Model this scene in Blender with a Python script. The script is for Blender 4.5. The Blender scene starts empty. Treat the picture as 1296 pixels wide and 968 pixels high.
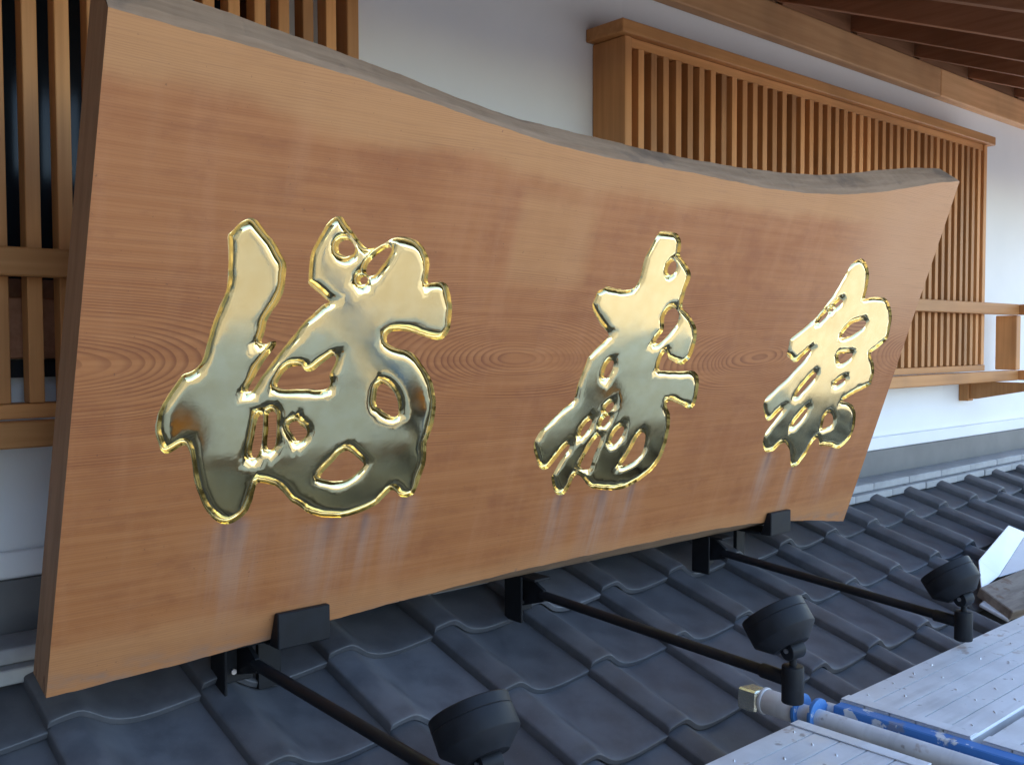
import bpy, bmesh, math, random
import numpy as np
from mathutils import Vector, Matrix
from mathutils.geometry import delaunay_2d_cdt

S = bpy.context.scene
COL = S.collection
random.seed(7)
R = math.radians

# ------------------------------------------------------------------ camera
YAW, PIT, ROL, FPX = R(41.2887), R(-2.3402), R(-0.1882), 1233.0
_f = np.array([math.sin(YAW)*math.cos(PIT), math.cos(YAW)*math.cos(PIT), math.sin(PIT)])
_r = np.array([math.cos(YAW), -math.sin(YAW), 0.0])
_u = np.cross(_r, _f)
_r2 = _r*math.cos(ROL) + _u*math.sin(ROL)
_u2 = -_r*math.sin(ROL) + _u*math.cos(ROL)
CM = np.array([_r2, -_u2, _f])
cam = bpy.data.cameras.new('camera')
cam.sensor_fit = 'HORIZONTAL'
cam.sensor_width = 36.0
cam.lens = FPX/1296*36.0
cam.clip_start = 0.02
cam.clip_end = 2000
co = bpy.data.objects.new('camera', cam)
m3 = Matrix((tuple(_r2), tuple(_u2), tuple(-_f))).transposed()
co.matrix_world = m3.to_4x4()
COL.objects.link(co)
S.camera = co

# ------------------------------------------------------------------ sky and sun
SUN_AZ, SUN_EL = R(35), R(50)      # the sun stands behind the building: the whole front is in open shade
wd = bpy.data.worlds.new('World')
S.world = wd
wd.use_nodes = True
nt = wd.node_tree
nt.nodes.clear()
sky = nt.nodes.new('ShaderNodeTexSky')
sky.sky_type = 'NISHITA'
sky.sun_disc = False
sky.sun_elevation = SUN_EL
sky.sun_rotation = SUN_AZ
sky.air_density = 1.0
sky.dust_density = 0.6
bg = nt.nodes.new('ShaderNodeBackground')
bg.inputs['Strength'].default_value = 0.15
ow = nt.nodes.new('ShaderNodeOutputWorld')
nt.links.new(sky.outputs[0], bg.inputs[0])
nt.links.new(bg.outputs[0], ow.inputs[0])
sl = bpy.data.lights.new('sun', 'SUN')
sl.energy = 3.6
sl.angle = R(0.5)
sl.color = (1.0, 0.95, 0.88)
so = bpy.data.objects.new('sun', sl)
sd = Vector((math.sin(SUN_AZ)*math.cos(SUN_EL), math.cos(SUN_AZ)*math.cos(SUN_EL), math.sin(SUN_EL)))
so.rotation_euler = (-sd).to_track_quat('-Z', 'Y').to_euler()
so.location = (0, 12, 14)
COL.objects.link(so)
S.view_settings.view_transform = 'Standard'
S.view_settings.look = 'None'
S.view_settings.gamma = 1.0
S.view_settings.exposure = 2.38
S.render.engine = 'CYCLES'

# ------------------------------------------------------------------ helpers
def ray(x, y):
    return CM.T @ np.array([(x-648)/FPX, (y-484)/FPX, 1.0])

TH = R(18.93)
FB = ray(58.3, 883); FB = FB*(0.44/FB[0])
BV = np.array([0, -math.sin(TH), math.cos(TH)])
BN = np.array([0, -math.cos(TH), -math.sin(TH)])
def bp(x, y):
    """photo measurement -> metres on the face of the sign board"""
    d = ray(x, y)
    P = d*((FB@BN)/(d@BN)) - FB
    return (P[0], P@BV)

def tag(o, label=None, cat=None, group=None, kind=None):
    if label: o['label'] = label
    if cat: o['category'] = cat
    if group: o['group'] = group
    if kind: o['kind'] = kind
    return o

def link(name, me, mat, parent=None, smooth=False, angle=None):
    o = bpy.data.objects.new(name, me)
    COL.objects.link(o)
    if mat is not None and not me.materials:
        me.materials.append(mat)
    if parent is not None:
        o.parent = parent
    if smooth:
        for p in me.polygons: p.use_smooth = True
        if angle:
            me.set_sharp_from_angle(angle=angle)
    return o

def empty(name, loc=(0, 0, 0), label=None, cat=None, group=None, kind=None):
    o = bpy.data.objects.new(name, None)
    o.location = loc
    o.empty_display_size = 0.1
    COL.objects.link(o)
    return tag(o, label, cat, group, kind)

def inv(o):                       # world point -> local of an unrotated parent
    return Vector(o.location)

def bm_mesh(bm, name):
    me = bpy.data.meshes.new(name)
    bm.normal_update()
    bm.to_mesh(me); bm.free()
    return me

def box_bm(lo, hi, bev=0.0, seg=1):
    bm = bmesh.new()
    bmesh.ops.create_cube(bm, size=1)
    for v in bm.verts:
        for k in range(3):
            v.co[k] = lo[k] if v.co[k] < 0 else hi[k]
    if bev:
        bmesh.ops.bevel(bm, geom=bm.edges[:], offset=bev, segments=seg, affect='EDGES', profile=0.5)
    return bm

def box(name, lo, hi, mat, parent=None, bev=0.0, seg=1):
    """axis box given in world metres; its origin is put at its own centre"""
    c = [(lo[k]+hi[k])/2 for k in range(3)]
    bm = box_bm([lo[k]-c[k] for k in range(3)], [hi[k]-c[k] for k in range(3)], bev, seg)
    o = link(name, bm_mesh(bm, name), mat, parent)
    p = Vector(c)
    if parent is not None: p = p - Vector(parent.location if parent.parent is None else (parent.location + parent.parent.location))
    o.location = p
    return o

def wparent(parent):
    p = Vector((0, 0, 0))
    q = parent
    while q is not None:
        p += q.location; q = q.parent
    return p

def tube(name, a, b, r, mat, parent=None, r2=None, n=20, bev=0.0, cap=True):
    a = Vector(a); b = Vector(b)
    d = b-a
    bm = bmesh.new()
    bmesh.ops.create_cone(bm, cap_ends=cap, segments=n, radius1=r, radius2=r if r2 is None else r2, depth=d.length)
    if bev:
        es = [e for e in bm.edges if len(e.link_faces) == 2 and any(len(f.verts) > 4 for f in e.link_faces)]
        bmesh.ops.bevel(bm, geom=es, offset=bev, segments=2, affect='EDGES', profile=0.5)
    bm.transform(d.to_track_quat('Z', 'Y').to_matrix().to_4x4())
    o = link(name, bm_mesh(bm, name), mat, parent, smooth=True, angle=R(35))
    p = (a+b)/2
    if parent is not None: p = p - wparent(parent)
    o.location = p
    return o

def lathe(name, prof, axis, origin, mat, parent=None, n=40):
    """profile (radius, height) turned round axis"""
    bm = bmesh.new()
    rings = []
    for r, h in prof:
        if r < 1e-6: rings.append([bm.verts.new((0, 0, h))])
        else: rings.append([bm.verts.new((r*math.cos(2*math.pi*k/n), r*math.sin(2*math.pi*k/n), h)) for k in range(n)])
    for A, B in zip(rings, rings[1:]):
        for k in range(n):
            a0, a1 = A[k % len(A)], A[(k+1) % len(A)]
            b0, b1 = B[k % len(B)], B[(k+1) % len(B)]
            f = [a0, a1, b1, b0]
            g = []
            for v in f:
                if v not in g: g.append(v)
            if len(g) > 2: bm.faces.new(g)
    bmesh.ops.recalc_face_normals(bm, faces=bm.faces[:])
    bm.transform(Vector(axis).to_track_quat('Z', 'Y').to_matrix().to_4x4())
    o = link(name, bm_mesh(bm, name), mat, parent, smooth=True, angle=R(32))
    p = Vector(origin)
    if parent is not None: p = p - wparent(parent)
    o.location = p
    return o

def prism(name, pts, axis, t0, t1, mat, parent=None, bev=0.0):
    """polygon pts in the two other axes, extruded along axis (0,1,2) from t0 to t1; world metres"""
    bm = bmesh.new()
    def mk(p, t):
        q = [0, 0, 0]; oth = [k for k in range(3) if k != axis]
        q[axis] = t; q[oth[0]] = p[0]; q[oth[1]] = p[1]
        return q
    A = [bm.verts.new(mk(p, t0)) for p in pts]
    B = [bm.verts.new(mk(p, t1)) for p in pts]
    bm.faces.new(A); bm.faces.new(B[::-1])
    for k in range(len(pts)):
        j = (k+1) % len(pts)
        bm.faces.new([A[k], B[k], B[j], A[j]])
    bmesh.ops.recalc_face_normals(bm, faces=bm.faces[:])
    if bev:
        bmesh.ops.bevel(bm, geom=bm.edges[:], offset=bev, segments=1, affect='EDGES', profile=0.5)
    c = sum((v.co for v in bm.verts), Vector())/len(bm.verts)
    for v in bm.verts: v.co -= c
    o = link(name, bm_mesh(bm, name), mat, parent)
    o.location = c - (wparent(parent) if parent is not None else Vector())
    return o

# ------------------------------------------------------------------ materials
class NB:
    """tiny node builder"""
    def __init__(s, name):
        s.m = bpy.data.materials.new(name); s.m.use_nodes = True
        s.t = s.m.node_tree
        s.b = s.t.nodes['Principled BSDF']
    def n(s, typ, **kw):
        q = s.t.nodes.new(typ)
        for k, v in kw.items(): setattr(q, k, v)
        return q
    def put(s, sock, v):
        if isinstance(v, bpy.types.NodeSocket): s.t.links.new(v, sock)
        elif v is not None:
            if hasattr(sock.default_value, '__len__') and not hasattr(v, '__len__'): v = (v, v, v)
            if hasattr(sock.default_value, '__len__') and len(sock.default_value) == 4 and len(v) == 3: v = (*v, 1)
            sock.default_value = v
    def math(s, op, a, b=None, c=None, clamp=False):
        q = s.n('ShaderNodeMath', operation=op, use_clamp=clamp)
        for i, v in enumerate((a, b, c)): s.put(q.inputs[i], v) if v is not None else None
        return q.outputs[0]
    def coord(s, kind='Object'):
        return s.n('ShaderNodeTexCoord').outputs[kind]
    def map(s, v, scale=(1, 1, 1), loc=(0, 0, 0), rot=(0, 0, 0)):
        q = s.n('ShaderNodeMapping')
        s.put(q.inputs['Vector'], v); q.inputs['Scale'].default_value = scale; q.inputs['Location'].default_value = loc
        q.inputs['Rotation'].default_value = rot
        return q.outputs[0]
    def noise(s, v, scale=5, detail=4, rough=0.55, dist=0.0):
        q = s.n('ShaderNodeTexNoise')
        s.put(q.inputs['Vector'], v); q.inputs['Scale'].default_value = scale; q.inputs['Detail'].default_value = detail
        q.inputs['Roughness'].default_value = rough; q.inputs['Distortion'].default_value = dist
        return q.outputs[0]
    def step(s, v, a, b, lo=0.0, hi=1.0):
        q = s.n('ShaderNodeMapRange', interpolation_type='SMOOTHSTEP')
        s.put(q.inputs[0], v)
        q.inputs[1].default_value = a; q.inputs[2].default_value = b; q.inputs[3].default_value = lo; q.inputs[4].default_value = hi
        return q.outputs[0]
    def mix(s, f, a, b, mode='MIX'):
        q = s.n('ShaderNodeMix', data_type='RGBA', blend_type=mode)
        s.put(q.inputs[0], f); s.put(q.inputs[6], a); s.put(q.inputs[7], b)
        return q.outputs[2]
    def bump(s, h, strength=0.3, dist=0.002):
        q = s.n('ShaderNodeBump'); q.inputs['Strength'].default_value = strength; q.inputs['Distance'].default_value = dist
        s.put(q.inputs['Height'], h); s.t.links.new(q.outputs[0], s.b.inputs['Normal'])
    def sep(s, v):
        q = s.n('ShaderNodeSeparateXYZ'); s.put(q.inputs[0], v); return q.outputs
    def comb(s, x, y, z):
        q = s.n('ShaderNodeCombineXYZ')
        for i, v in enumerate((x, y, z)): s.put(q.inputs[i], v)
        return q.outputs[0]
    def rnd(s):
        return s.n('ShaderNodeObjectInfo').outputs['Random']
    def out(s, col=None, rough=None, metal=None, spec=None):
        if col is not None: s.put(s.b.inputs['Base Color'], col)
        if rough is not None: s.put(s.b.inputs['Roughness'], rough)
        if metal is not None: s.put(s.b.inputs['Metallic'], metal)
        if spec is not None: s.put(s.b.inputs['Specular IOR Level'], spec)
        return s.m

def wood_mat(name, c0, c1, axis=2, rough=0.55, dark=(0.12, 0.05, 0.02)):
    b = NB(name)
    co_ = b.coord()
    r = b.rnd()
    off = b.n('ShaderNodeVectorMath', operation='ADD')
    b.put(off.inputs[0], co_); b.put(off.inputs[1], b.comb(b.math('MULTIPLY', r, 7.0), b.math('MULTIPLY', r, 3.1), b.math('MULTIPLY', r, 11.0)))
    sc = [60, 60, 60]; sc[axis] = 2.0
    g = b.noise(b.map(off.outputs[0], sc), 1.0, 4, 0.6)
    bl = b.noise(off.outputs[0], 2.3, 3)
    c = b.mix(b.step(g, 0.3, 0.7), c0, c1)
    c = b.mix(b.math('MULTIPLY', b.step(bl, 0.45, 0.75), 0.35), c, dark)
    tone = b.math('MULTIPLY_ADD', r, 0.45, 0.76)
    c = b.mix(1.0, c, b.comb(tone, tone, tone), 'MULTIPLY')
    b.bump(g, 0.15, 0.001)
    return b.out(c, rough, 0, 0.35)

M_HIN = wood_mat('lattice_wood', (0.50, 0.215, 0.068), (0.60, 0.275, 0.095))
M_HINX = wood_mat('rail_wood', (0.52, 0.225, 0.070), (0.62, 0.29, 0.10), axis=0)
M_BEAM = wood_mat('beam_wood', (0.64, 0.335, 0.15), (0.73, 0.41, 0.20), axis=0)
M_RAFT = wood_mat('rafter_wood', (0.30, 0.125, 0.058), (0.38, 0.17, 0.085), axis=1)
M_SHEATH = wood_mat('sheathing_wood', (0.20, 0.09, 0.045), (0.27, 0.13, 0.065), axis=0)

def board_mat():
    b = NB('sign_board_wood')
    P = b.coord()
    x, y, z = b.sep(P)
    # growth rings of a slab cut close to the heart: nested flames along the middle
    w = b.noise(b.map(P, (0.8, 0.3, 1)), 1.5, 1, 0.4)
    w2 = b.noise(b.map(P, (1.5, 0.6, 1), (3, 1, 0)), 2.2, 1, 0.4)
    dv = b.math('ADD', b.math('SUBTRACT', y, 0.54), b.math('MULTIPLY', b.math('SUBTRACT', w, 0.5), 0.09))
    n0 = b.math('MULTIPLY_ADD', b.math('COSINE', b.math('MULTIPLY', b.math('SUBTRACT', x, 0.80), 7.4)), -0.058, 0.112)
    n0 = b.math('ADD', n0, b.math('MULTIPLY', b.math('SUBTRACT', w2, 0.5), 0.09))
    dq = b.math('DIVIDE', dv, 0.21)
    n0 = b.math('DIVIDE', n0, b.math('MULTIPLY_ADD', dq, dq, 1.0))
    dv15 = b.math('MULTIPLY', dv, 1.8)
    rr = b.math('SQRT', b.math('ADD', b.math('MULTIPLY', dv15, dv15), b.math('MULTIPLY', n0, n0)))
    wob = b.noise(b.map(P, (1.2, 9, 1)), 3.0, 2)
    rr = b.math('ADD', rr, b.math('MULTIPLY', wob, 0.0025))
    per = b.noise(b.comb(b.math('MULTIPLY', rr, 14.0), 0.0, 0.0), 1.0, 1)
    ph = b.math('FRACT', b.math('ADD', b.math('MULTIPLY', rr, 135.0), b.math('MULTIPLY', per, 5.0)))
    line = b.math('MULTIPLY', b.step(ph, 0.35, 0.9), b.step(ph, 1.0, 0.93))
    fib = b.noise(b.map(P, (5, 320, 5)), 1.0, 3, 0.65)
    fib2 = b.noise(b.map(P, (2.0, 90, 5)), 1.0, 2, 0.6)
    base = b.mix(b.step(fib2, 0.3, 0.7), (0.375, 0.136, 0.043), (0.435, 0.170, 0.058))
    bl = b.noise(b.map(P, (1.0, 1.3, 1), (5, 2, 0)), 3.2, 6, 0.62, 0.4)
    base = b.mix(b.math('MULTIPLY', b.step(bl, 0.48, 0.70), 0.42), base, (0.285, 0.088, 0.030))
    ver = b.noise(b.map(P, (7, 0.9, 1)), 2.0, 4, 0.6)
    base = b.mix(b.math('MULTIPLY', b.step(ver, 0.5, 0.7), 0.35), base, (0.475, 0.198, 0.082))
    mot = b.noise(b.map(P, (9, 16, 1), (1, 4, 0)), 1.0, 6, 0.7)
    base = b.mix(b.math('MULTIPLY', b.step(mot, 0.48, 0.68), 0.38), base, (0.26, 0.085, 0.033))
    mot2 = b.noise(b.map(P, (22, 2.5, 1), (2, 1, 0)), 1.0, 5, 0.65)
    base = b.mix(b.math('MULTIPLY', b.step(mot2, 0.50, 0.70), 0.13), base, (0.50, 0.235, 0.11))
    # pale sapwood toward the upper live edge, along the lower edge and at the far end
    edge = b.math('MULTIPLY', b.math('SUBTRACT', b.noise(P, 4.0, 4), 0.5), 0.10)
    vv = b.math('ADD', y, edge)
    dipx = b.math('SUBTRACT', x, 1.25)
    dip = b.math('MULTIPLY', b.math('MULTIPLY', dipx, dipx), 0.045)
    sapt = b.step(b.math('SUBTRACT', vv, dip), 0.865, 0.905)
    base = b.mix(b.math('MULTIPLY', sapt, 0.62), base, (0.54, 0.268, 0.105))
    base = b.mix(b.math('MULTIPLY', b.step(vv, 0.11, 0.06), 0.45), base, (0.52, 0.255, 0.105))
    base = b.mix(b.math('MULTIPLY', b.step(b.math('ADD', x, edge), 1.75, 2.2), b.step(vv, 0.45, 0.75)), base, (0.51, 0.250, 0.115))
    # a paler squarish patch left by something that once covered it
    px = b.math('ADD', x, b.math('MULTIPLY', edge, 0.35)); py = b.math('ADD', y, b.math('MULTIPLY', edge, 0.5))
    patch = b.math('MULTIPLY', b.math('MULTIPLY', b.step(px, 0.735, 0.765), b.step(px, 0.975, 0.93)), b.math('MULTIPLY', b.step(py, 0.67, 0.72), b.step(py, 0.90, 0.84)))
    base = b.mix(b.math('MULTIPLY', patch, 0.45), base, (0.54, 0.268, 0.105))
    col = b.mix(b.math('MULTIPLY', line, b.math('MULTIPLY', b.step(wob, 0.3, 0.65, 0.22, 0.72), b.step(b.math('ABSOLUTE', b.math('SUBTRACT', y, 0.54)), 0.10, 0.22, 1.0, 0.24))), base, (0.185, 0.055, 0.020))
    col = b.mix(b.math('MULTIPLY', b.step(fib, 0.50, 0.74), 0.30), col, (0.24, 0.10, 0.05))
    # rain streaks washed down from the carved characters: grey bloom with darker drips
    px_ = b.math('ADD', x, b.math('MULTIPLY', b.math('SUBTRACT', b.noise(b.map(P, (6, 3, 1)), 1.5, 3), 0.5), 0.045))
    tex = b.noise(b.map(P, (42, 2.2, 1)), 1.0, 4, 0.65)
    pale = None; drip = None
    for (tx, ty, ln, wd_) in ((285, 664, .20, .030), (300, 655, .27, .05), (420, 655, .24, .055), (462, 650, .20, .035), (513, 626, .22, .03), (655, 720, .02, .01), (710, 624, .24, .035), (765, 620, .27, .05), (800, 612, .22, .035), (975, 572, .26, .035), (1004, 590, .27, .03), (1052, 566, .24, .04)):
        u0, v0 = bp(tx, ty)
        du = b.math('DIVIDE', b.math('SUBTRACT', px_, u0), wd_)
        g = b.math('POWER', 2.718, b.math('MULTIPLY', b.math('MULTIPLY', du, du), -1.0))
        dvv = b.math('SUBTRACT', v0+0.004, y)
        m = b.math('MULTIPLY', g, b.math('MULTIPLY', b.step(dvv, 0.0, 0.02), b.step(dvv, ln, ln*0.25)))
        pale = m if pale is None else b.math('MAXIMUM', pale, m)
        d2 = b.math('DIVIDE', b.math('SUBTRACT', px_, u0), wd_*0.28)
        g2 = b.math('POWER', 2.718, b.math('MULTIPLY', b.math('MULTIPLY', d2, d2), -1.0))
        m2 = b.math('MULTIPLY', g2, b.math('MULTIPLY', b.step(dvv, -0.002, 0.006), b.step(dvv, 0.085, 0.012)))
        drip = m2 if drip is None else b.math('MAXIMUM', drip, m2)
    pale = b.math('MULTIPLY', pale, b.step(tex, 0.33, 0.62, 0.25, 1.0))
    col = b.mix(b.math('MULTIPLY', pale, 0.5), col, (0.43, 0.28, 0.20))
    col = b.mix(b.math('MULTIPLY', drip, 0.50), col, (0.13, 0.085, 0.08))
    # specks and grime along the lower edge
    sp = b.noise(P, 160, 2, 0.5)
    col = b.mix(b.math('MULTIPLY', b.step(sp, 0.70, 0.76), 0.5), col, (0.10, 0.05, 0.03))
    gr = b.noise(b.map(P, (14, 40, 1)), 1.0, 4)
    col = b.mix(b.math('MULTIPLY', b.math('MULTIPLY', b.step(y, 0.055, 0.012), b.step(gr, 0.4, 0.65)), 0.5), col, (0.22, 0.17, 0.14))
    # end grain darker, weathered
    hgt = b.math('ADD', b.math('MULTIPLY', fib, 0.6), b.math('MULTIPLY', line, -0.5))
    b.bump(hgt, 0.16, 0.0012)
    return b.out(col, b.step(bl, 0.3, 0.7, 0.5, 0.62), 0, 0.32)
M_BOARD = board_mat()

def wane_mat():
    b = NB('weathered_live_edge')
    P = b.coord()
    f = b.noise(b.map(P, (6, 30, 60)), 1.0, 5, 0.65)
    c = b.mix(b.step(f, 0.3, 0.7), (0.31, 0.20, 0.125), (0.41, 0.275, 0.18))
    bl = b.noise(P, 9, 5)
    c = b.mix(b.math('MULTIPLY', b.step(bl, 0.55, 0.7), 0.5), c, (0.12, 0.095, 0.08))
    b.bump(f, 0.35, 0.003)
    return b.out(c, 0.85, 0, 0.2)
M_WANE = wane_mat()

def endgrain_mat():
    b = NB('end_grain')
    P = b.coord()
    f = b.noise(b.map(P, (1, 5, 60)), 1.0, 5, 0.65)
    c = b.mix(b.step(f, 0.3, 0.7), (0.31, 0.165, 0.085), (0.41, 0.225, 0.12))
    k = b.noise(b.map(P, (1, 9, 45), (0, 2, 0)), 1.0, 3)
    x, y, z = b.sep(P)
    c = b.mix(b.math('MULTIPLY', b.math('MULTIPLY', b.step(k, 0.54, 0.6), b.step(y, 0.13, 0.05)), 0.85), c, (0.13, 0.055, 0.03))
    b.bump(f, 0.3, 0.002)
    return b.out(c, 0.7, 0, 0.25)
M_END = endgrain_mat()

def gold_mat():
    b = NB('gold_leaf')
    P = b.coord()
    n = b.noise(b.map(P, (1, 1, 1)), 26, 4, 0.6)
    c = b.mix(b.step(n, 0.3, 0.75), (0.80, 0.63, 0.30), (0.86, 0.705, 0.365))
    sm = b.noise(P, 9, 5, 0.65)
    b.bump(b.noise(P, 55, 3, 0.6), 0.035, 0.002)
    return b.out(c, b.step(sm, 0.35, 0.75, 0.09, 0.19), 1.0)
M_GOLD = gold_mat()

def tile_mat():
    b = NB('smoked_clay_tile')
    P = b.coord(); r = b.rnd()
    n = b.noise(P, 14, 5, 0.6); f = b.noise(P, 260, 2, 0.5)
    c = b.mix(b.step(n, 0.3, 0.7), (0.068, 0.071, 0.080), (0.108, 0.111, 0.121))
    d = b.noise(b.map(P, (5, 3, 5), (0, 0, 0)), 1.0, 4)
    c = b.mix(b.math('MULTIPLY', b.step(d, 0.52, 0.72), 0.45), c, (0.135, 0.118, 0.10))
    t = b.math('MULTIPLY_ADD', r, 0.5, 0.74)
    c = b.mix(1.0, c, b.comb(t, t, t), 'MULTIPLY')
    c = b.mix(b.math('MULTIPLY', b.step(f, 0.66, 0.72), 0.25), c, (0.2, 0.19, 0.18))
    b.bump(b.math('ADD', n, b.math('MULTIPLY', f, 0.3)), 0.12, 0.0015)
    return b.out(c, b.step(n, 0.3, 0.7, 0.45, 0.6), 0.0, 0.5)
M_TILE = tile_mat()

def simple(name, c0, c1, scale=8, rough=0.6, metal=0, spec=0.4, bump=0.1, stretch=(1, 1, 1), r1=None):
    b = NB(name)
    P = b.coord()
    n = b.noise(b.map(P, stretch), scale, 5, 0.6)
    c = b.mix(b.step(n, 0.3, 0.7), c0, c1)
    if bump: b.bump(b.noise(P, scale*14, 3), bump, 0.002)
    return b.out(c, rough if r1 is None else b.step(n, 0.35, 0.7, rough, r1), metal, spec)

M_NOSHI = simple('pale_ridge_tile', (0.26, 0.265, 0.27), (0.35, 0.355, 0.36), 9, 0.6, 0, 0.4)
M_FLASH = simple('grey_flashing', (0.115, 0.118, 0.12), (0.145, 0.147, 0.147), 5, 0.5, 0, 0.4, 0.05)
M_MORTAR = simple('mortar_bed', (0.07, 0.062, 0.055), (0.15, 0.13, 0.11), 30, 0.9)
M_BLACK = simple('black_powder_coat', (0.006, 0.0065, 0.008), (0.011, 0.012, 0.015), 40, 0.52, 0, 0.28, 0.06, r1=0.62)
M_BOLT = simple('zinc_bolt', (0.4, 0.4, 0.4), (0.55, 0.55, 0.55), 30, 0.35, 1)
M_GLASS = simple('dark_window_glass', (0.012, 0.015, 0.02), (0.016, 0.02, 0.026), 2, 0.12, 0, 0.18, 0)
M_LENS = simple('amber_lamp_lens', (0.62, 0.34, 0.07), (0.75, 0.45, 0.12), 20, 0.25, 0.6, 0.5, 0.2)
M_WHITE = simple('white_vinyl', (0.76, 0.76, 0.77), (0.82, 0.82, 0.82), 5, 0.45, 0, 0.5, 0.03)
M_CONC = simple('street_concrete', (0.10, 0.098, 0.094), (0.145, 0.141, 0.135), 0.6, 0.85, 0, 0.3, 0.3)

def plaster_mat():
    b = NB('white_plaster')
    P = b.coord()
    n = b.noise(P, 1.6, 5, 0.6); f = b.noise(P, 120, 3)
    c = b.mix(b.step(n, 0.3, 0.75), (0.79, 0.79, 0.79), (0.85, 0.85, 0.845))
    b.bump(b.math('ADD', b.math('MULTIPLY', n, 2.0), f), 0.10, 0.003)
    return b.out(c, 0.85, 0, 0.25)
M_WALL = plaster_mat()

def galv_mat(name='galvanised_steel', blue=0.0):
    b = NB(name)
    P = b.coord()
    n = b.noise(P, 7, 6, 0.65); f = b.noise(P, 60, 4, 0.6); w = b.noise(b.map(P, (3, 40, 3)), 1.0, 4)
    c = b.mix(b.step(n, 0.3, 0.7), (0.56, 0.565, 0.57), (0.70, 0.70, 0.70))
    c = b.mix(b.math('MULTIPLY', b.step(w, 0.5, 0.75), 0.3), c, (0.30, 0.295, 0.28))
    sp = b.noise(P, 38, 3, 0.5)
    c = b.mix(b.math('MULTIPLY', b.step(sp, 0.66, 0.74), 0.7), c, (0.20, 0.17, 0.155))
    rs = b.noise(b.map(P, (1, 1, 1), (4, 4, 4)), 16, 4, 0.6)
    c = b.mix(b.math('MULTIPLY', b.step(rs, 0.64, 0.72), 0.55), c, (0.27, 0.15, 0.08))
    if blue:
        ch = b.noise(P, 30, 5, 0.6)
        c = b.mix(b.step(ch, 0.42, 0.37), (0.055, 0.19, 0.47), c)
        c = b.mix(b.math('MULTIPLY', b.step(rs, 0.58, 0.66), 0.6), c, (0.25, 0.23, 0.21))
    b.bump(f, 0.2, 0.002)
    return b.out(c, b.step(n, 0.3, 0.7, 0.42, 0.6), 0.15, 0.5)
M_GALV = galv_mat()
M_BLUE = galv_mat('chipped_blue_paint', 1.0)
M_TAPE = simple('pale_metal_tape', (0.62, 0.62, 0.50), (0.72, 0.71, 0.60), 25, 0.22, 0.9, 0.5, 0.5)
def oldwood():
    b = NB('old_timber')
    P = b.coord()
    n = b.noise(b.map(P, (4, 30, 30)), 1.0, 5, 0.65)
    c = b.mix(b.step(n, 0.3, 0.7), (0.16, 0.125, 0.10), (0.30, 0.25, 0.20))
    rr = b.noise(P, 18, 4)
    c = b.mix(b.math('MULTIPLY', b.step(rr, 0.55, 0.68), 0.6), c, (0.14, 0.055, 0.025))
    b.bump(n, 0.5, 0.004)
    return b.out(c, 0.8, 0, 0.2)
M_OLD = oldwood()

# ------------------------------------------------------------------ ground and building mass
GZ = -4.3
def sheet(name, x0, x1, y0, y1, z, mat, kind):
    me = bpy.data.meshes.new(name)
    me.from_pydata([(x0, y0, 0), (x1, y0, 0), (x1, y1, 0), (x0, y1, 0)], [], [(0, 1, 2, 3)])
    o = link(name, me, mat); o.location = (0, 0, z); tag(o, kind=kind)
    return o
sheet('street', -400, 400, -400, 400, GZ, M_CONC, 'structure')
M_BOUNCE = simple('bounce_paving', (0.55, 0.545, 0.53), (0.64, 0.635, 0.62), 0.7, 0.85, 0, 0.3, 0.3)
me = bpy.data.meshes.new('bounce_ground')  # unseen pale ground, added to bounce sunlight onto the right-hand wall
me.from_pydata([(5.8, -2.6, 0), (40, -2.6, 0), (40, 30, 0), (5.8, 30, 0)], [], [(0, 1, 2, 3)])
fo = link('bounce_ground', me, M_BOUNCE); fo.location = (0, 0, GZ+0.006); tag(fo, kind='structure')
M_REFL = simple('reflection_paving', (0.175, 0.172, 0.165), (0.22, 0.216, 0.208), 0.7, 0.85, 0, 0.3, 0.3)
sheet('reflection_ground', 8.6, 40, -18, -2.604, GZ+0.004, M_REFL, 'structure')  # unseen mid-grey sheet, added as brightness for the gilded characters to reflect

YW = 2.0
wall = empty('plastered_wall', (1.5, YW, GZ), 'white plastered upper wall behind the sign board and lattice screens', 'wall')
# wall with two window openings (left and right of the bare panel)
WIN = [(-0.95, 1.05), (2.2, 4.32)]
WZ0, WZ1 = 0.085, 0.80
XL, XR = -4.0, 6.4
xs = [XL, WIN[0][0], WIN[0][1], WIN[1][0], WIN[1][1], XR]
for k in range(5):
    if k in (1, 3):
        box('plaster_panel', (xs[k], YW, WZ1), (xs[k+1], YW+0.25, 1.5), M_WALL, wall)
        box('plaster_panel', (xs[k], YW, -0.55), (xs[k+1], YW+0.25, WZ0), M_WALL, wall)
    else:
        box('plaster_panel', (xs[k], YW, -0.55), (xs[k+1], YW+0.25, 1.5), M_WALL, wall)
box('base_moulding', (XL, YW-0.022, -0.440), (XR, YW-0.001, -0.388), M_WALL, wall, 0.006, 2)
box('grey_flashing', (XL, YW-0.034, -0.553), (XR, YW-0.002, -0.4402), M_FLASH, wall)
box('lower_storey', (XL, 2.32, GZ), (XR, 5.5, 1.45), M_WALL, wall)
box('ground_floor_front', (XL, 1.3, GZ), (XR, 2.30, -1.25), M_WALL, wall)

wing = empty('sky_block_wing', (-2.6, -1.0, GZ), 'unseen grey block added left of the roof to hold back sky light', 'building')  # added out of view to cut off sky light from the left
box('sky_block_wall', (-3.9, -5.0, GZ), (-1.45, 1.99, 1.6), M_FLASH, wing)
box('sky_block_roof', (-4.2, -5.4, 1.6), (-1.0, 1.99, 1.75), M_TILE, wing)

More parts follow.
